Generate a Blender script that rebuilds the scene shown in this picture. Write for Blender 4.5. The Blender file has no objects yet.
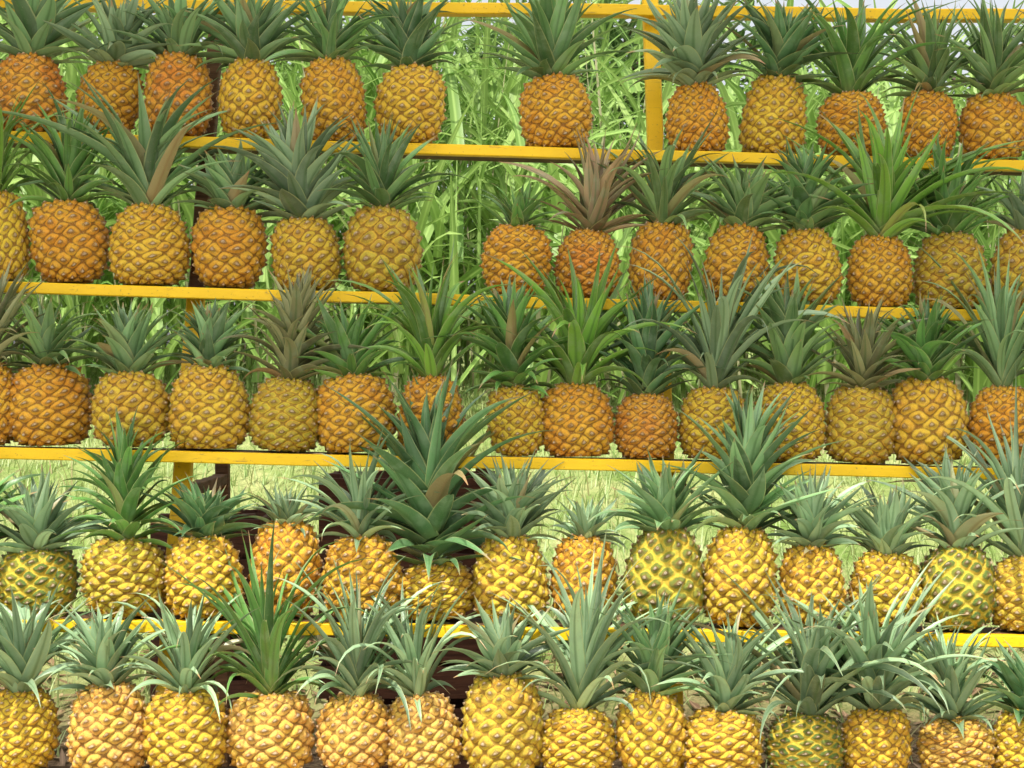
import bpy, math, random
import numpy as np
from mathutils import Vector, Euler

rng = np.random.default_rng(11)
random.seed(5)
scene = bpy.context.scene
scene.view_settings.view_transform = 'Standard'
try: scene.view_settings.look = 'None'
except Exception: pass
scene.view_settings.exposure = 0
COL = scene.collection

# ------------------------------------------------------------ node helpers
def new_mat(name):
    m = bpy.data.materials.new(name); m.use_nodes = True
    nt = m.node_tree; nt.nodes.clear()
    return m, nt
def N(nt, t, **kw):
    n = nt.nodes.new(t)
    for k, v in kw.items(): setattr(n, k, v)
    return n
def setin(nt, sock, v):
    if hasattr(v, 'is_output') or isinstance(v, bpy.types.NodeSocket): nt.links.new(v, sock)
    else:
        if isinstance(v, tuple) and len(v) == 3 and sock.type == 'RGBA': v = (*v, 1)
        sock.default_value = v
def math_(nt, op, a, b=0.0, clamp=False):
    n = N(nt, 'ShaderNodeMath', operation=op, use_clamp=clamp)
    setin(nt, n.inputs[0], a); setin(nt, n.inputs[1], b); return n.outputs[0]
def mix(nt, f, a, b, bt='MIX'):
    n = N(nt, 'ShaderNodeMix', data_type='RGBA', blend_type=bt)
    setin(nt, n.inputs[0], f); setin(nt, n.inputs[6], a); setin(nt, n.inputs[7], b); return n.outputs[2]
def ramp(nt, f, a, b, lo=0.0, hi=1.0):
    n = N(nt, 'ShaderNodeMapRange', interpolation_type='SMOOTHSTEP')
    setin(nt, n.inputs[0], f); n.inputs[1].default_value = a; n.inputs[2].default_value = b
    n.inputs[3].default_value = lo; n.inputs[4].default_value = hi; return n.outputs[0]
def noise(nt, vec, scale, detail=3, rough=0.55):
    n = N(nt, 'ShaderNodeTexNoise'); nt.links.new(vec, n.inputs['Vector'])
    n.inputs['Scale'].default_value = scale; n.inputs['Detail'].default_value = detail
    n.inputs['Roughness'].default_value = rough; return n.outputs[0]
def finish(nt, col, rough=0.6, spec=0.4, bump=None, bs=0.3, bd=0.002, trans=None, tf=0.25):
    p = N(nt, 'ShaderNodeBsdfPrincipled'); o = N(nt, 'ShaderNodeOutputMaterial')
    setin(nt, p.inputs['Base Color'], col); setin(nt, p.inputs['Roughness'], rough)
    p.inputs['Specular IOR Level'].default_value = spec
    if bump is not None:
        b = N(nt, 'ShaderNodeBump'); b.inputs['Strength'].default_value = bs; b.inputs['Distance'].default_value = bd
        nt.links.new(bump, b.inputs['Height']); nt.links.new(b.outputs[0], p.inputs['Normal'])
    if trans is not None:
        t = N(nt, 'ShaderNodeBsdfTranslucent'); setin(nt, t.inputs[0], trans)
        m = N(nt, 'ShaderNodeMixShader'); m.inputs[0].default_value = tf
        nt.links.new(p.outputs[0], m.inputs[1]); nt.links.new(t.outputs[0], m.inputs[2])
        nt.links.new(m.outputs[0], o.inputs[0])
    else: nt.links.new(p.outputs[0], o.inputs[0])
    return p
def attr(nt):
    a = N(nt, 'ShaderNodeAttribute', attribute_name='dat')
    s = N(nt, 'ShaderNodeSeparateColor'); nt.links.new(a.outputs['Color'], s.inputs[0])
    return s.outputs[0], s.outputs[1], s.outputs[2], a.outputs['Alpha']

# ------------------------------------------------------------ materials
def mat_fruit():
    m, nt = new_mat('pineapple_skin')
    e, c, r, t = attr(nt)
    oi = N(nt, 'ShaderNodeObjectInfo')
    geo = N(nt, 'ShaderNodeNewGeometry'); P = geo.outputs['Position']
    n1 = noise(nt, P, 20, 3); n2 = noise(nt, P, 650, 3, .7); n3 = noise(nt, P, 200, 4, .7)
    base = oi.outputs['Color']
    col = mix(nt, ramp(nt, n1, .35, .65, 0, .5), base, (0.97, 0.70, 0.05))
    col = mix(nt, ramp(nt, r, .4, 1.0, 0, .42), col, (0.88, 0.34, 0.02))
    # less ripe fruit keep green fruitlets, strongest low down and in patches
    g0 = math_(nt, 'ADD', oi.outputs['Alpha'], math_(nt, 'MULTIPLY', ramp(nt, math_(nt, 'ADD', t, n1), .45, 1.0, 1, 0), .2))
    gm = math_(nt, 'MULTIPLY', ramp(nt, math_(nt, 'ADD', e, math_(nt, 'MULTIPLY', n3, .4)), .28, .55), g0, True)
    gm = math_(nt, 'MULTIPLY', gm, ramp(nt, r, 0, .6, .8, 1))
    col = mix(nt, gm, col, (0.10, 0.19, 0.03))
    ripe = math_(nt, 'SUBTRACT', 1.0, math_(nt, 'MULTIPLY', oi.outputs['Alpha'], .75), True)
    # rusty inner field, dark bract, pale papery bract tip
    ring = math_(nt, 'MULTIPLY', ramp(nt, c, .25, .5), ramp(nt, n3, .38, .58, .2, 1))
    col = mix(nt, math_(nt, 'MULTIPLY', math_(nt, 'MULTIPLY', ring, .48), ripe), col, (0.52, 0.19, 0.02))
    tip = math_(nt, 'MULTIPLY', ramp(nt, c, .52, .66), ramp(nt, n2, .3, .55, .6, 1.0))
    col = mix(nt, math_(nt, 'MULTIPLY', tip, .75), col, (0.19, 0.09, 0.035))
    tip2 = math_(nt, 'MULTIPLY', ramp(nt, c, .72, .84), ramp(nt, n3, .35, .55))
    col = mix(nt, math_(nt, 'MULTIPLY', tip2, .8), col, (0.72, 0.58, 0.42))
    gr = ramp(nt, math_(nt, 'ADD', e, math_(nt, 'MULTIPLY', math_(nt, 'SUBTRACT', n3, .5), .36)), .0, .19, .85, 0)
    gc = mix(nt, ramp(nt, oi.outputs['Alpha'], .3, .8), (0.26, 0.095, 0.01), (0.66, 0.50, 0.05))
    col = mix(nt, gr, col, gc)
    col = mix(nt, ramp(nt, n2, .57, .67, 0, .42), col, (0.42, 0.18, 0.02))
    col = mix(nt, math_(nt, 'MULTIPLY', ramp(nt, n2, .34, .45, .5, 0), ripe), col, (1.0, 0.84, 0.32))
    finish(nt, col, ramp(nt, n3, .3, .7, .32, .62), .5, bump=math_(nt, 'ADD', math_(nt, 'MULTIPLY', n2, .6), n3), bs=1.0, bd=.0045)
    return m
def mat_crown():
    m, nt = new_mat('pineapple_leaf')
    s, mid, r, a = attr(nt)
    oi = N(nt, 'ShaderNodeObjectInfo'); geo = N(nt, 'ShaderNodeNewGeometry')
    nA = noise(nt, geo.outputs['Position'], 30, 3); nB = noise(nt, geo.outputs['Position'], 260, 3)
    br = N(nt, 'ShaderNodeMapRange'); nt.links.new(r, br.inputs[0]); br.inputs[3].default_value = .48; br.inputs[4].default_value = 1.7
    mul = N(nt, 'ShaderNodeVectorMath', operation='SCALE'); nt.links.new(oi.outputs['Color'], mul.inputs[0]); nt.links.new(br.outputs[0], mul.inputs['Scale'])
    col = mul.outputs[0]
    col = mix(nt, ramp(nt, nA, .46, .72, 0, .38), col, (0.30, 0.42, 0.26))      # waxy bloom
    col = mix(nt, ramp(nt, mid, .68, 1, 0, .55), col, (0.06, 0.15, 0.04))      # channel
    col = mix(nt, ramp(nt, mid, .0, .14, .7, 0), col, (0.50, 0.53, 0.22))      # spiny pale margin
    col = mix(nt, ramp(nt, nB, .6, .75, 0, .3), col, (0.38, 0.38, 0.20))
    col = mix(nt, ramp(nt, s, .0, .18, .35, 0), col, (0.34, 0.42, 0.15))
    dry = math_(nt, 'MULTIPLY', ramp(nt, math_(nt, 'ADD', s, math_(nt, 'MULTIPLY', nA, .25)), .97, 1.09), ramp(nt, r, .2, .6))
    col = mix(nt, dry, col, (0.40, 0.26, 0.12))
    old = ramp(nt, r, .945, .98, 0, .7)
    col = mix(nt, old, col, (0.38, 0.21, 0.10))
    finish(nt, col, ramp(nt, nB, .3, .7, .28, .48), .6, bump=nB, bs=.35, bd=.0015, trans=col, tf=.16)
    return m
def mat_blade(name, c1, c2, c3, tf=.35, dry=(0.42, 0.33, 0.16)):
    m, nt = new_mat(name)
    s, mid, r, a = attr(nt)
    geo = N(nt, 'ShaderNodeNewGeometry'); nA = noise(nt, geo.outputs['Position'], .9, 3)
    col = mix(nt, r, c1, c2)
    col = mix(nt, ramp(nt, nA, .42, .62, 0, .6), col, c3)
    col = mix(nt, ramp(nt, mid, .6, 1.0, 0, .35), col, tuple(min(1, x*1.5+.03) for x in c2))
    col = mix(nt, ramp(nt, r, .88, .94, 0, .75), col, dry)
    finish(nt, col, .45, .45, trans=col, tf=tf)
    return m
def mat_paint(name, c, wear):
    m, nt = new_mat(name)
    geo = N(nt, 'ShaderNodeNewGeometry'); P = geo.outputs['Position']
    mp = N(nt, 'ShaderNodeMapping'); nt.links.new(P, mp.inputs[0]); mp.inputs['Scale'].default_value = (1, 6, 6)
    g = noise(nt, mp.outputs[0], 18, 5, .65); b = noise(nt, P, 7, 4); f = noise(nt, P, 160, 3)
    col = mix(nt, ramp(nt, b, .35, .7, 0, .5), c, tuple(x*.78 for x in c))
    col = mix(nt, ramp(nt, g, .60, .70, 0, wear), col, (0.24, 0.13, 0.04))
    col = mix(nt, ramp(nt, f, .62, .74, 0, .5), col, (0.18, 0.10, 0.04))
    finish(nt, col, ramp(nt, b, .3, .7, .38, .6), .4, bump=g, bs=.4, bd=.002)
    return m
def mat_wood(name, c):
    m, nt = new_mat(name)
    geo = N(nt, 'ShaderNodeNewGeometry'); P = geo.outputs['Position']
    mp = N(nt, 'ShaderNodeMapping'); nt.links.new(P, mp.inputs[0]); mp.inputs['Scale'].default_value = (1, 1, 9)
    g = noise(nt, mp.outputs[0], 14, 5, .65)
    col = mix(nt, ramp(nt, g, .3, .7), tuple(x*.45 for x in c), c)
    finish(nt, col, .75, .25, bump=g, bs=.5, bd=.003)
    return m
def mat_ground():
    m, nt = new_mat('ground_soil_grass')
    geo = N(nt, 'ShaderNodeNewGeometry'); P = geo.outputs['Position']
    sep = N(nt, 'ShaderNodeSeparateXYZ'); nt.links.new(P, sep.inputs[0])
    y = math_(nt, 'ADD', sep.outputs[1], math_(nt, 'MULTIPLY', noise(nt, P, 1.3, 3), 1.2))
    a = noise(nt, P, 3, 6, .7); b = noise(nt, P, 60, 4, .7)
    grass = mix(nt, ramp(nt, a, .35, .65), (0.18, 0.28, 0.06), (0.42, 0.44, 0.18))
    grass = mix(nt, ramp(nt, b, .5, .75, 0, .5), grass, (0.08, 0.12, 0.03))
    litter = mix(nt, ramp(nt, b, .35, .65), (0.07, 0.042, 0.022), (0.26, 0.17, 0.09))
    litter = mix(nt, ramp(nt, a, .5, .7, 0, .4), litter, (0.14, 0.14, 0.045))
    grav = mix(nt, ramp(nt, b, .35, .65), (0.48, 0.44, 0.37), (0.68, 0.63, 0.55))
    col = mix(nt, ramp(nt, y, 2.3, 3.4), litter, grass)
    col = mix(nt, ramp(nt, y, -.9, -.2, 1, 0), col, grav)
    finish(nt, col, .9, .2, bump=b, bs=.8, bd=.02)
    return m
M_FRUIT = mat_fruit(); M_CROWN = mat_crown(); M_GROUND = mat_ground()
M_YEL = mat_paint('yellow_paint', (0.96, 0.60, 0.008), .55)
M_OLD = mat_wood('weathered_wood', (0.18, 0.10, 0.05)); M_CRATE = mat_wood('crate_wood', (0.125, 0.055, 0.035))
M_REED = mat_blade('reed_leaf', (0.08, 0.20, 0.025), (0.46, 0.62, 0.19), (0.32, 0.50, 0.12), .4, (0.62, 0.49, 0.38))
M_LAWN = mat_blade('lawn_blade', (0.20, 0.34, 0.08), (0.50, 0.57, 0.26), (0.40, 0.47, 0.19), .35)
M_TREE = mat_blade('tree_leaf', (0.04, 0.10, 0.025), (0.26, 0.38, 0.12), (0.13, 0.23, 0.05), .35)
M_LIT = mat_blade('dry_leaf', (0.14, 0.08, 0.04), (0.34, 0.22, 0.12), (0.23, 0.15, 0.07), .1)
M_BARK = mat_wood('bark', (0.16, 0.12, 0.09))
def mat_tarp():
    m, nt = new_mat('shade_tarp')
    geo = N(nt, 'ShaderNodeNewGeometry'); P = geo.outputs['Position']; b = noise(nt, P, 3, 4)
    sep = N(nt, 'ShaderNodeSeparateXYZ'); nt.links.new(P, sep.inputs[0])
    col = mix(nt, ramp(nt, b, .4, .65), (0.93, 0.93, 0.92), (0.86, 0.86, 0.83))
    # shade put into the cloth: darker towards back and left, dims the top row
    d = math_(nt, 'ADD', sep.outputs[1], math_(nt, 'MULTIPLY', sep.outputs[0], -.25))
    col = mix(nt, ramp(nt, d, -.6, .0, 0, .62), col, (0.38, 0.35, 0.28))
    finish(nt, col, .6, .3, trans=col, tf=.76)
    return m
M_TARP = mat_tarp()

# ------------------------------------------------------------ mesh helpers
def mesh_np(name, V, F, mat, dat=None, smooth=True):
    me = bpy.data.meshes.new(name)
    me.from_pydata(np.asarray(V).reshape(-1, 3).tolist(), [], F.tolist() if hasattr(F, 'tolist') else F)
    if dat is not None:
        at = me.color_attributes.new('dat', 'FLOAT_COLOR', 'POINT')
        at.data.foreach_set('color', np.asarray(dat, dtype=np.float32).ravel())
    me.materials.append(mat)
    if smooth: me.polygons.foreach_set('use_smooth', [True]*len(me.polygons))
    me.update(); return me
def obj(name, me, parent=None, loc=(0, 0, 0), rot=(0, 0, 0), scale=(1, 1, 1)):
    o = bpy.data.objects.new(name, me); COL.objects.link(o)
    o.location = loc; o.rotation_euler = rot; o.scale = scale
    if parent: o.parent = parent
    return o
def ribbons(base, az, phi0, curl, L, W, segs, prof, fold=.4, azd=None, pw=1.3, twist=None, rnd=None):
    n = len(base); s = np.linspace(0, 1, segs+1)
    if azd is None: azd = np.zeros(n)
    if twist is None: twist = np.zeros(n)
    if rnd is None: rnd = rng.random(n)
    pw_ = np.broadcast_to(np.asarray(pw, float), (n,))[:, None]
    phi = phi0[:, None]+curl[:, None]*s[None]**pw_
    a = az[:, None]+azd[:, None]*s[None]
    d = np.stack([np.sin(phi)*np.cos(a), np.sin(phi)*np.sin(a), np.cos(phi)], -1)
    st = (L/segs)[:, None, None]
    pos = np.concatenate([np.zeros((n, 1, 3)), np.cumsum((d[:, 1:]+d[:, :-1])*.5*st, 1)], 1)+base[:, None, :]
    side = np.stack([-np.sin(a), np.cos(a), np.zeros_like(a)], -1)
    nrm = np.stack([-np.cos(phi)*np.cos(a), -np.cos(phi)*np.sin(a), np.sin(phi)], -1)
    tw = (twist[:, None]*s[None])[..., None]
    sd = side*np.cos(tw)+nrm*np.sin(tw); nn = nrm*np.cos(tw)-side*np.sin(tw)
    w = (W[:, None]*prof(s)[None]*.5)[..., None]
    V = np.stack([pos-sd*w*math.cos(fold)+nn*w*math.sin(fold), pos, pos+sd*w*math.cos(fold)+nn*w*math.sin(fold)], 2)
    D = np.zeros(V.shape[:3]+(4,)); D[..., 0] = s[None, :, None]; D[:, :, 1, 1] = 1; D[..., 2] = rnd[:, None, None]; D[..., 3] = 1
    idx = np.arange(n*(segs+1)*3).reshape(n, segs+1, 3)
    q = np.stack([idx[:, :-1, :-1], idx[:, :-1, 1:], idx[:, 1:, 1:], idx[:, 1:, :-1]], -1).reshape(-1, 4)
    return V.reshape(-1, 3), q, D.reshape(-1, 4)
def box_parts(boxes):
    V = []; F = []
    for (p0, p1, w, d) in boxes:
        p0 = Vector(p0); p1 = Vector(p1); ax = (p1-p0).normalized()
        ref = Vector((0, 1, 0)) if abs(ax.y) < .9 else Vector((0, 0, 1))
        u = ax.cross(ref).normalized(); v = u.cross(ax).normalized()
        c = min(w, d)*.08; hw, hd = w/2, d/2
        prof = [(-hw+c, -hd), (hw-c, -hd), (hw, -hd+c), (hw, hd-c), (hw-c, hd), (-hw+c, hd), (-hw, hd-c), (-hw, -hd+c)]
        b = len(V)
        K = 14
        L = (p1-p0).length
        for k in range(K+1):
            wob = Vector((0, 0, 0)) if k in (0, K) else Vector([random.uniform(-1, 1)*.0015 for _ in range(3)])
            for (a_, b_) in prof: V.append(p0+ax*L*k/K+u*a_+v*b_+wob)
        for k in range(K):
            for j in range(8):
                j2 = (j+1) % 8; F.append((b+k*8+j, b+k*8+j2, b+(k+1)*8+j2, b+(k+1)*8+j))
        F.append(tuple(b+j for j in reversed(range(8)))); F.append(tuple(b+K*8+j for j in range(8)))
    return [tuple(v) for v in V], F
def tube(pts, rad, ns=8):
    V = []; F = []
    for i, p in enumerate(pts):
        p = Vector(p); a = Vector(pts[min(i+1, len(pts)-1)])-Vector(pts[max(i-1, 0)]); a.normalize()
        u = a.cross(Vector((.3, 1, .1))).normalized(); v = a.cross(u)
        for j in range(ns):
            t = 2*math.pi*j/ns; V.append(tuple(p+(u*math.cos(t)+v*math.sin(t))*rad[i]))
    for i in range(len(pts)-1):
        for j in range(ns):
            F.append((i*ns+j, i*ns+(j+1) % ns, (i+1)*ns+(j+1) % ns, (i+1)*ns+j))
    return V, F

# ------------------------------------------------------------ camera numbers (metres)
CAM_Y, CAM_Z, FPX = -3.3, 1.2, 1737.0
def ux(px, y): return (px-512)*(y-CAM_Y)/FPX
def uz(py, y): return CAM_Z-(py-384)*(y-CAM_Y)/FPX

# ------------------------------------------------------------ fruit bodies
def fruit_mesh(seed, sq, top, ex):
    r = np.random.default_rng(seed)
    NT, NV = 224, 144
    th = np.linspace(0, 2*np.pi, NT, endpoint=False); v = np.linspace(-np.pi/2, np.pi/2, NV)
    zz = np.sign(np.sin(v))*np.abs(np.sin(v))**ex; rr = np.abs(np.cos(v))**sq
    tt = (zz+1)/2
    rr = rr*(1-top*(tt-.35))
    rr = rr/rr.max()*.5
    dl = np.hypot(np.diff(rr), np.diff(tt)*1.1); arc = np.concatenate([[0], np.cumsum(dl)]); arc /= arc[-1]
    T, A = np.meshgrid(th, arc, indexing='xy')
    ph = r.random(6)*6.28
    Tn = T+.05*np.sin(3*A*6.28+ph[0])*np.sin(T+ph[1])+.035*np.sin(2*T+ph[2])+.026*np.sin(7*T+ph[3]+9*A)
    An = A+.010*np.sin(2*T+ph[3])+.008*np.sin(3*T+ph[4]+6*A)+.009*np.sin(8*T+ph[0]-17*A)
    sc = r.uniform(.88, 1.14)
    aa = 8*Tn/(2*np.pi)+8.6*sc*An+.37; bb = 13*Tn/(2*np.pi)-9.2*sc*An+.11
    fa = aa-np.floor(aa)-.5; fb = bb-np.floor(bb)-.5
    k = np.sin(((np.floor(aa)*8191+np.floor(bb)*131) % 977)*12.9898+seed)*43758.5453; k = k-np.floor(k)
    mx = (np.abs(2*fa)**3.4+np.abs(2*fb)**3.4)**(1/3.4); e = np.clip(1-mx, 0, 1)
    up = fa-fb
    side = (fa+fb)
    # triangular papery bract: broad below, pointed above
    wd_ = np.clip(.62-.75*(up+.3), .12, .9)
    c = np.clip(1-np.sqrt((up*.95)**2+(side*.42/wd_)**2)/.75, 0, 1)
    fade = np.clip(np.minimum(A, 1-A)/.04, 0, 1)
    disp = (.047*np.clip(e*1.9, 0, 1)**.7 + .075*np.clip(c-.55, 0, 1)*(1+.6*k) + .024*(k-.5)*np.clip(e*4, 0, 1))*fade - .028
    disp -= .020*np.exp(-((up-.30)**2+(side*.8)**2)/.012)*fade
    lump = 1+.03*np.sin(2*T+ph[5])+.025*np.sin(T+ph[1]+2*A)
    R = rr[:, None]*lump+disp*np.cos(v)[:, None]**.35
    X = R*np.cos(T); Y = R*np.sin(T); Z = tt[:, None]*np.ones_like(T)+disp*np.sin(v)[:, None]*.6
    X += .04*np.sin(A*3.1+ph[0])*tt[:, None]
    Z = np.maximum(Z, .012)
    V = np.stack([X, Y, Z], -1).reshape(-1, 3)
    idx = np.arange(NV*NT).reshape(NV, NT); nx = np.roll(idx, -1, 1)
    F = np.stack([idx[:-1], nx[:-1], nx[1:], idx[1:]], -1).reshape(-1, 4)
    D = np.stack([e, c, k, A], -1).reshape(-1, 4)
    return mesh_np('fruit', V, F, M_FRUIT, D)
FR = [fruit_mesh(i, *p) for i, p in enumerate([(.50, .06, .9), (.60, .20, .92), (.46, .02, .88), (.64, .32, .95), (.54, .12, .9), (.58, -.10, .92), (.52, .26, .9), (.68, .10, .96), (.56, .18, .94), (.62, 0, .9)])]

def crown_mesh(H, W, style):
    n = {'n': 60, 's': 44, 'w': 54, 't': 70}[style]
    n += int(rng.integers(-8, 9))
    u = (np.arange(n)+.5)/n
    az = np.arange(n)*2.39996+rng.normal(0, .25, n)+rng.random()*6.28
    hs = H*{'n': .42, 's': .40, 'w': .32, 't': .58}[style]*rng.uniform(.9, 1.1)
    base = np.stack([.016*(1-.6*u)*np.cos(az), .016*(1-.6*u)*np.sin(az), u*hs-.008], -1)
    open_ = rng.uniform(.75, 1.25)
    if style == 'w':
        L = H*(.55+.66*np.sin(np.pi*u**.75))*rng.uniform(.7, 1.18, n)
        phi0 = np.radians((50-42*u**.8)*open_+rng.normal(0, 8, n)); curl = np.radians((92-66*u)+rng.normal(0, 26, n))
    else:
        L = H*(.42+.34*np.sin(np.pi*u**.85)+.10*u)*rng.uniform(.72, 1.20, n)
        if style == 't': L = L*.80
        phi0 = np.radians((60-55*u**.75)*open_+rng.normal(0, 8, n)); curl = np.radians((60-44*u)+rng.normal(0, 22, n))
    Wd = (.035+.012*np.sin(np.pi*u)-.013*u)*rng.uniform(.65, 1.15, n)*(H/.2)**.4*rng.uniform(.88, 1.08)
    if style == 's': Wd *= .85
    prof = lambda s: np.clip((1-s**1.25)*(.76+.8*s*(1-s)), .02, 2)
    V, F, D = ribbons(base, az, phi0, curl, L, Wd, 10, prof, fold=.60, azd=rng.normal(0, .3, n), twist=rng.normal(0, .6, n), pw=rng.uniform(1, 2.4, n))
    hw = np.percentile(np.abs(V[:, 0]), 95); k = np.clip((W/2)/hw, .7, 1.9)
    V[:, 0] *= k; V[:, 1] *= (k+1)/2
    zt = np.percentile(V[:, 2], 99.4); V[:, 2] *= H/zt if zt > 0 else 1
    y = V[:, 1]; V[:, 1] = np.where(y > .045, .045+(y-.045)*.25, y)
    # drooping leaves rest against the fruit shoulder instead of hanging far below it
    z = V[:, 2]; V[:, 2] = np.where(z < -.012, -.012+(z+.012)*.55, z)
    return mesh_np('crown', V, F, M_CROWN, D)

TYPES = {
 'O': ((0.96, 0.46, 0.022), .0), 'Y': ((0.98, 0.68, 0.045), .06), 'R': ((0.90, 0.34, 0.03), .0),
 'G': ((0.86, 0.70, 0.07), .95), 'M': ((0.94, 0.68, 0.05), .36), 'P': ((1.0, 0.62, 0.15), .0)}
ROWS = [(0.0, 131, 160), (-.11, 281, 311), (-.22, 447, 469), (-.33, 619, 636), (-.44, 779, 788)]
BD = .062
def shelf_z(i, x):
    y, a, b = ROWS[i]; yf = y-BD
    z0, z1 = uz(a, yf), uz(b, yf); x0, x1 = ux(0, yf), ux(1024, yf)
    return z0+(z1-z0)*(x-x0)/(x1-x0)
# (x, width, fruit top, crown top, crown width, type, crown style)
T = [
 [(28,66,58,-25,110,'R','n'),(105,62,68,-8,105,'O','n'),(176,68,58,-12,115,'R','w'),(250,64,65,-12,110,'Y','n'),(338,60,62,-14,90,'O','n'),(410,68,71,-8,80,'Y','t'),
  (558,66,80,-14,105,'O','n'),(700,60,86,-12,110,'O','n'),(770,66,80,2,100,'Y','n'),(852,64,98,-8,140,'O','w'),(925,52,97,2,90,'O','n'),(994,64,98,0,100,'O','n')],
 [(5,56,197,80,90,'Y','w'),(72,74,205,102,95,'O','n'),(149,70,208,85,150,'Y','w'),(228,74,210,150,95,'O','n'),(308,68,222,108,110,'Y','t'),(382,74,213,122,92,'M','n'),
  (515,62,228,185,66,'O','s'),(587,64,234,132,105,'R','n'),(660,60,228,130,115,'O','w'),(735,64,228,166,95,'O','n'),(807,68,232,145,85,'Y','t'),(880,62,240,98,180,'O','w'),(948,68,235,140,100,'M','n'),(1020,60,232,178,70,'M','n')],
 [(-18,64,366,262,80,'O','n'),(50,78,368,300,85,'O','n'),(132,74,373,305,90,'Y','n'),(207,74,370,305,62,'Y','t'),(283,70,380,270,80,'M','t'),(358,76,380,303,90,'O','n'),
  (430,66,377,258,120,'O','w'),(516,58,390,285,85,'Y','t'),(577,74,388,262,130,'O','w'),(647,62,399,280,80,'R','t'),(712,66,392,250,130,'Y','w'),(794,68,388,275,90,'Y','t'),(858,66,390,303,85,'M','n'),(929,72,382,298,85,'Y','n'),(1002,66,392,245,120,'O','w')],
 [(38,72,550,475,105,'G','n'),(126,76,540,415,100,'M','t'),(205,74,540,485,85,'Y','n'),(283,70,527,488,62,'O','s'),(365,74,540,445,105,'O','w'),(438,74,564,375,160,'Y','t'),
  (512,76,538,460,85,'Y','n'),(583,64,540,498,62,'O','s'),(664,74,533,462,95,'G','n'),(736,76,533,392,115,'Y','t'),(813,64,546,470,85,'Y','n'),(885,68,553,486,80,'Y','n'),(958,72,548,454,95,'G','n'),(1026,66,560,405,140,'M','w')],
 [(22,70,692,578,135,'Y','w'),(109,82,688,608,90,'P','n'),(187,78,695,592,105,'Y','w'),(272,78,697,535,140,'P','w'),(354,76,697,565,115,'P','w'),(426,74,700,590,100,'P','w'),(503,78,680,608,92,'M','n'),
  (578,72,710,552,160,'Y','w'),(650,68,693,592,95,'Y','n'),(722,76,712,615,100,'Y','n'),(803,76,715,578,150,'G','w'),(877,68,710,575,150,'Y','w'),(958,74,720,625,95,'P','n'),(1026,66,712,650,95,'Y','n')],
]
for i in range(5):   # the stall goes on past both sides of the photo
    w = 72
    lo = min(t[0] for t in T[i]); hi = max(t[0] for t in T[i]); ft = T[i][0][2]; ht = T[i][-1][2]
    for k in (1, 2): T[i].append((lo-k*76, w, ft, ft-90, 95, random.choice('OYM'), 'n')); T[i].append((hi+k*76, w, ht, ht-90, 95, random.choice('OYG'), 'n'))
LEAFC = [(0.14,.28,.09),(0.19,.33,.14),(0.12,.27,.06),(0.24,.35,.19),(0.17,.29,.10),(0.10,.21,.08)]
last = None
for i, row in enumerate(T):
    for (px, w, ft, ct, cw, ty, cs) in row:
        y = ROWS[i][0]+random.uniform(-.012, .010); s = (y-CAM_Y)/FPX
        if i == 3 and px in (283, 583): y += .02
        x = ux(px, y); z = shelf_z(i, x)
        h = (uz(ft, y)-z)*random.uniform(1.01, 1.07); wd = w*s*random.uniform(.96, 1.07)
        e = bpy.data.objects.new('pineapple', None); COL.objects.link(e); e.empty_display_size = .05
        e.location = (x, y, z+.001); e.rotation_euler = (random.uniform(-.05, .03), random.gauss(0, .05), 0)
        me = random.choice([q for q in FR if q is not last]); last = me
        f = obj('fruit', me, e, rot=(0, 0, random.random()*6.28), scale=(wd, wd, h))
        c, g = TYPES[ty]; j = [random.uniform(.92, 1.04) for _ in range(3)]
        f.color = (min(1, c[0]*j[0]), c[1]*j[1], c[2]*j[2], max(0, min(1, g+random.uniform(-.06, .10))))
        H = max(.05, (ft-ct)*s+.01)
        cr = obj('crown', crown_mesh(H, cw*s*1.1, cs), e, loc=(0, 0, h*.955), rot=(random.uniform(-.06, .06), random.uniform(-.13, .13), 0))
        lc = random.choice(LEAFC) if not (cs == 'w' and random.random() < .45) else (.17, .35, .05)
        if i >= 3 and random.random() < .5: lc = (.27, .40, .22)
        if i in (1, 2) and random.random() < .07: lc = (.24, .24, .11)
        if ty == 'R' and i == 1: lc = (.30, .22, .12)
        cr.color = (*lc, 1)

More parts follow.
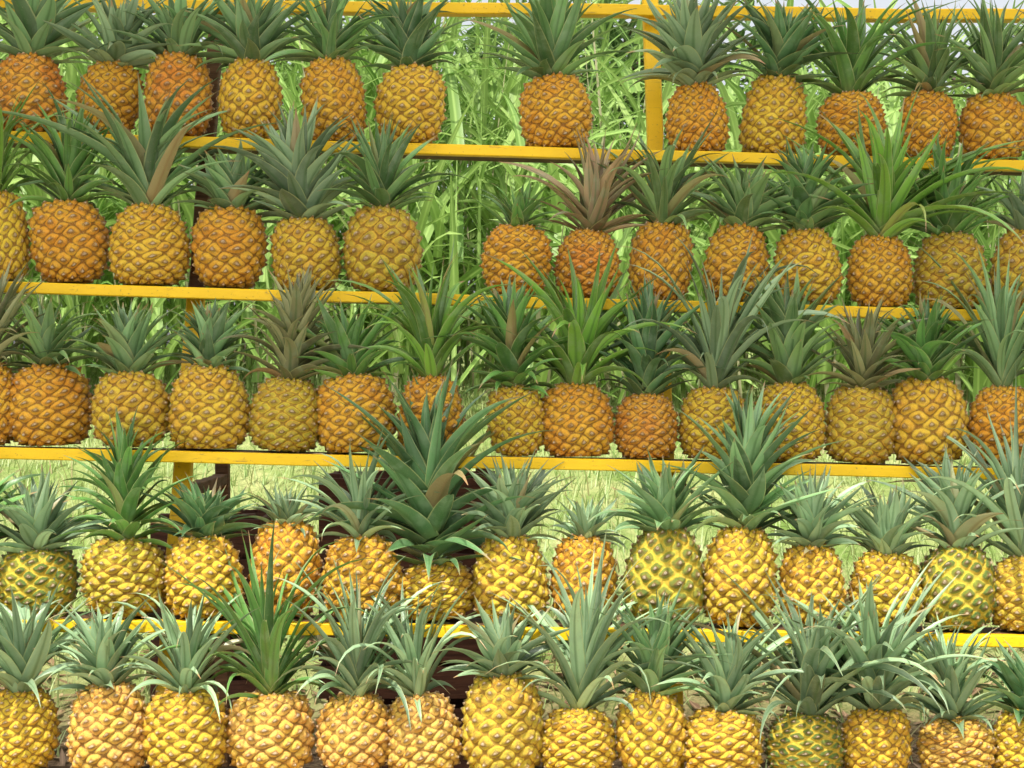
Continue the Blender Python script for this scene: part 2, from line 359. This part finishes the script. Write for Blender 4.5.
# ------------------------------------------------------------ rack
rack = bpy.data.objects.new('display_rack', None); COL.objects.link(rack)
XL, XR = -1.34, 1.34
for i in range(5):
    y = ROWS[i][0]
    V, F = box_parts([((XL, y-BD+.012, shelf_z(i, XL)-.010), (XR, y-BD+.012, shelf_z(i, XR)-.010), .020, .024)])
    obj('shelf_front_rail_%d' % (i+1), mesh_np('rail', V, F, M_YEL, smooth=False), rack)
    V, F = box_parts([((XL, y+.006, shelf_z(i, XL)-.009), (XR, y+.006, shelf_z(i, XR)-.009), .016, .084)])
    obj('shelf_board_%d' % (i+1), mesh_np('board', V, F, M_OLD, smooth=False), rack)
yb = .14; 
V, F = box_parts([((XL, yb, uz(2, yb)), (XR, yb, uz(19, yb)), .022, .035)])
obj('top_rail', mesh_np('rail', V, F, M_YEL, smooth=False), rack)
for k, x in enumerate((-1.30, -.590, .278, 1.30)):
    z5 = shelf_z(4, x); z1 = shelf_z(0, x); sl = .44/(z1-z5)
    y0 = ROWS[4][0]+.064; lean = lambda z: y0+(z-z5)*sl
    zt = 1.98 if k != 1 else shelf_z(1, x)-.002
    V, F = box_parts([((x-.004, lean(-.02), -.02), (x, lean(zt), zt), .031, .030)])
    obj('leaning_post_%d' % (k+1), mesh_np('post', V, F, M_YEL, smooth=False), rack)
    if k == 1:   # upper length is a separate dark brown piece
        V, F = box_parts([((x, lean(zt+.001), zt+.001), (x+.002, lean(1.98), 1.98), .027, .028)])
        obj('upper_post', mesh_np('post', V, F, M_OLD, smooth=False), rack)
    xo = x+(-.02 if k < 2 else .042)
    V, F = box_parts([((xo, .36, -.02), (xo, .36, 1.04), .028, .03), ((xo, .345, 1.0), (xo, .0, 1.0), .026, .022)])
    obj('rear_leg_%d' % (k+1), mesh_np('leg', V, F, M_OLD, smooth=False), rack)

# crates behind the rack
def crate(x0, x1, y0, y1, z0, z1):
    e = bpy.data.objects.new('wooden_crate', None); COL.objects.link(e)
    B = []; n = max(2, round((z1-z0)/.085)); st = (z1-z0)/n
    for k in range(n):
        z = z0+st*(k+.5)
        B += [((x0, y0, z), (x1, y0, z), st*.86, .012), ((x0, y1, z), (x1, y1, z), st*.86, .012)]
        B += [((x0+.006, y0+.008, z), (x0+.006, y1-.008, z), .012, st*.84), ((x1-.006, y0+.008, z), (x1-.006, y1-.008, z), .012, st*.84)]
    V, F = box_parts(B); obj('slats', mesh_np('slats', V, F, M_CRATE, smooth=False), e)
    V, F = box_parts([((x, y, z0), (x, y, z1+.004), .03, .03) for x in (x0+.03, x1-.03) for y in (y0+.024, y1-.024)])
    obj('corner_posts', mesh_np('cp', V, F, M_CRATE, smooth=False), e)
    V, F = box_parts([((x0+.014, y0+.05+t*(y1-y0-.1), z0+.012), (x1-.014, y0+.05+t*(y1-y0-.1), z0+.012), .012, .07) for t in (0, .33, .66, 1)])
    obj('base_boards', mesh_np('bb', V, F, M_CRATE, smooth=False), e)
crate(-.41, -.03, .48, .80, .02, .50); crate(-.42, -.04, .48, .80, .51, 1.00)
crate(-.80, -.54, .50, .80, .02, .46); crate(-.79, -.55, .50, .80, .47, .91)

# pale tarpaulin canopy, unseen, added to shade upper rows softly, sagging between its poles
shade_canopy = bpy.data.objects.new('added_shade_canopy', None); COL.objects.link(shade_canopy)
xs = np.linspace(-2.2, 2.2, 60); ys = np.linspace(-1.15, .75, 30)
X, Y = np.meshgrid(xs, ys); Z = 2.42-(Y+1.02)*.08-.05*np.sin((X+2.2)/4.4*np.pi*3)**2*np.sin((Y+1.15)/1.9*np.pi)+.012*np.sin(X*9+Y*5)
idx = np.arange(X.size).reshape(X.shape)
F = np.stack([idx[:-1, :-1], idx[:-1, 1:], idx[1:, 1:], idx[1:, :-1]], -1).reshape(-1, 4)
obj('added_tarp', mesh_np('added_tarp', np.stack([X, Y, Z], -1), F, M_TARP), shade_canopy)
V, F = box_parts([((sx, yy, -.05), (sx, yy, 2.36-(yy+1)*.08), .07, .07) for sx in (-2.05, 2.05) for yy in (-1.05, .68)]
                 + [((-2.15, -1.05, 2.33), (2.15, -1.05, 2.33), .05, .04), ((-2.15, .68, 2.20), (2.15, .68, 2.20), .05, .04)])
obj('added_canopy_frame', mesh_np('frame', V, F, M_OLD, smooth=False), shade_canopy)

# ------------------------------------------------------------ terrain
def H(x, y):
    x = np.asarray(x, float); y = np.asarray(y, float)
    t = np.clip((y-.6)/6.4, 0, 1); z = 1.28*t*t*(3-2*t)+np.clip(y-7, 0, None)*.02
    amp = np.clip((y-1)/3, 0, 1)*.05
    return z+amp*(np.sin(x*1.3+y*.7)+.6*np.sin(x*2.9-y*1.9+1))*np.clip(30/(np.abs(x)+30), 0, 1)
a = np.linspace(-1, 1, 121); gx = np.sinh(a*5.2)/np.sinh(5.2)*400
b = np.linspace(-1, 1, 161); gy = 3+np.sinh(b*5.2)/np.sinh(5.2)*500
X, Y = np.meshgrid(gx, gy); idx = np.arange(X.size).reshape(X.shape)
F = np.stack([idx[:-1, :-1], idx[:-1, 1:], idx[1:, 1:], idx[1:, :-1]], -1).reshape(-1, 4)
obj('ground', mesh_np('ground', np.stack([X, Y, H(X, Y)], -1), F, M_GROUND))

# lawn
n = 40000
x = rng.uniform(-4.4, 4.4, n); y = .9+rng.random(n)**.8*6.2
keep = (rng.random(n) < np.clip((y-1.0)/1.8, .06, 1)); x = x[keep]; y = y[keep]; n = len(x)
base = np.stack([x, y, H(x, y)-.01], -1)
V, F, D = ribbons(base, rng.random(n)*6.28, np.radians(rng.uniform(3, 35, n)), np.radians(rng.uniform(5, 80, n)),
                  rng.uniform(.05, .17, n)*(1+.7*(rng.random(n) < .1)), rng.uniform(.004, .010, n), 3, lambda s: np.clip(1-s**1.6, .03, 1), fold=.2)
obj('grass', mesh_np('grass', V, F, M_LAWN, D))

# dry leaf litter near the rack
n = 5500
x = rng.uniform(-2.2, 2.2, n); y = rng.uniform(-.7, 3.2, n)
base = np.stack([x, y, H(x, y)+rng.uniform(.002, .02, n)], -1)
V, F, D = ribbons(base, rng.random(n)*6.28, np.radians(rng.uniform(70, 95, n)), np.radians(rng.uniform(-30, 30, n)),
                  rng.uniform(.03, .12, n), rng.uniform(.012, .03, n), 4, lambda s: np.clip(4*s*(1-s)+.05, .05, 1), fold=.25)
obj('leaf_litter', mesh_np('litter', V, F, M_LIT, D))

# tall reed / cane thicket
ns = 950
sx = rng.uniform(-5.2, 5.2, ns); sy = rng.uniform(5.0, 8.2, ns)
sh = rng.uniform(1.0, 2.1, ns)*np.where(sy < 5.6, .65, 1)*np.where(sx > .7, .82, 1.14)
B = []; AZ = []; P0 = []; CU = []; LL = []; WW = []; RR = []
for k in range(ns):
    nl = int(rng.integers(7, 12)); hz = float(H(sx[k], sy[k])); lean = rng.uniform(-.25, .25, 2); big = rng.random() < .45; tone = rng.uniform(0, .5)
    for q in range(nl):
        t = (q+.6)/nl
        B.append((sx[k]+lean[0]*t, sy[k]+lean[1]*t, hz+sh[k]*t**.9)); AZ.append(rng.random()*6.28)
        P0.append(rng.uniform(10, 40)); CU.append(rng.uniform(20, 120)); LL.append(rng.uniform(.35, .9)*(1.3 if big else 1)); WW.append(rng.uniform(.034, .075) if big else rng.uniform(.014, .036)); RR.append(min(1, tone+rng.random()*.45))
    B.append((sx[k], sy[k], hz-.02)); AZ.append(math.atan2(lean[1], lean[0])); P0.append(4); CU.append(6); LL.append(sh[k]*1.02); WW.append(.028); RR.append(.6 if rng.random() < .6 else .95)
A_ = lambda v: np.array(v, float)
V, F, D = ribbons(A_(B), A_(AZ), np.radians(A_(P0)), np.radians(A_(CU)), A_(LL), A_(WW), 6, lambda s: np.clip(1-s**2.2, .04, 1), fold=.3, twist=rng.normal(0, .8, len(B)), rnd=A_(RR))
obj('reed_thicket', mesh_np('reeds', V, F, M_REED, D))

# trees behind
def tree(x, y, h, cr, nleaf, seed):
    r = np.random.default_rng(seed); z0 = float(H(x, y))
    e = bpy.data.objects.new('tree', None); COL.objects.link(e); e.location = (x, y, z0)
    VV = []; FF = []
    def add(p, rd):
        v, f = tube(p, rd); b = len(VV); VV.extend(v); FF.extend([tuple(b+q for q in ff) for ff in f])
    add([(0, 0, -.1), (.05, 0, h*.25), (-.04, .05, h*.5), (.05, 0, h*.85)], [.16, .12, .09, .03])
    cl = []
    for k in range(16):
        a = r.random()*6.28; t = r.uniform(.22, .8); rad = cr*r.uniform(.5, 1)*(1-.4*abs(t-.5))
        p1 = Vector((0, 0, h*t*.9)); p3 = Vector((math.cos(a)*rad, math.sin(a)*rad, h*t+r.uniform(.1, .5)*cr)); p2 = (p1+p3)/2+Vector((0, 0, .15))
        add([p1, p2, p3], [.06, .035, .012]); cl.append(p3); cl.append(p2+Vector((0, 0, .2)))
    cl.append(Vector((0, 0, h)))
    obj('trunk', mesh_np('trunk', VV, FF, M_BARK), e)
    C = np.array([tuple(c) for c in cl]); ci = r.integers(0, len(C), nleaf)
    d = r.normal(0, 1, (nleaf, 3)); d /= np.linalg.norm(d, axis=1)[:, None]
    P = C[ci]+d*(r.random(nleaf)**.5*cr*.36)[:, None]*np.array([1, 1, .7])
    V, F, D = ribbons(P, r.random(nleaf)*6.28, np.radians(r.uniform(30, 120, nleaf)), np.radians(r.uniform(0, 40, nleaf)), r.uniform(.10, .22, nleaf),
                      r.uniform(.04, .09, nleaf), 3, lambda s: np.array([.1, 1, .8, .05]), fold=.2, rnd=np.clip(r.random(nleaf)*.5+(ci % 5)*.1, 0, .87))
    obj('foliage', mesh_np('leaves', V, F, M_TREE, D), e)
for k, (x, y, h, c) in enumerate([(-5.5, 11.5, 4.2, 2.2), (-2.4, 12.5, 3.8, 2.1), (0.6, 11.4, 3.0, 1.8), (2.7, 9.8, 2.1, 1.5), (4.6, 10.4, 2.6, 1.8), (-8.5, 13, 5, 2.4), (8.5, 13, 4, 2.3)]):
    tree(x, y, h, c, 4600, 40+k)

# ------------------------------------------------------------ light, world, camera
sd = Vector((-.22, -.50, .84)).normalized()
sun = bpy.data.lights.new('sun', 'SUN'); sun.energy = 5.0; sun.angle = math.radians(.5); sun.color = (1, .955, .87)
so = bpy.data.objects.new('sun', sun); COL.objects.link(so); so.rotation_euler = sd.to_track_quat('Z', 'Y').to_euler(); so.location = sd*20
w = bpy.data.worlds.new('World'); scene.world = w; w.use_nodes = True; nt = w.node_tree; nt.nodes.clear()
sk = nt.nodes.new('ShaderNodeTexSky'); sk.sky_type = 'NISHITA'; sk.sun_disc = False
sk.sun_elevation = math.asin(sd.z); sk.sun_rotation = math.atan2(sd.x, sd.y); sk.dust_density = 4.0; sk.air_density = 1.0; sk.ozone_density = 1.0
hs = nt.nodes.new('ShaderNodeHueSaturation'); hs.inputs['Saturation'].default_value = .25; hs.inputs['Value'].default_value = 1.5   # milky tropical haze
bg = nt.nodes.new('ShaderNodeBackground'); bg.inputs[1].default_value = .15; ow = nt.nodes.new('ShaderNodeOutputWorld')
nt.links.new(sk.outputs[0], hs.inputs['Color']); nt.links.new(hs.outputs[0], bg.inputs[0]); nt.links.new(bg.outputs[0], ow.inputs[0])
cam = bpy.data.cameras.new('camera'); cam.sensor_width = 36; cam.lens = FPX/1024*36; cam.clip_end = 2000
co = bpy.data.objects.new('camera', cam); COL.objects.link(co); co.location = (0, CAM_Y, CAM_Z); co.rotation_euler = (math.pi/2, 0, 0)
scene.camera = co
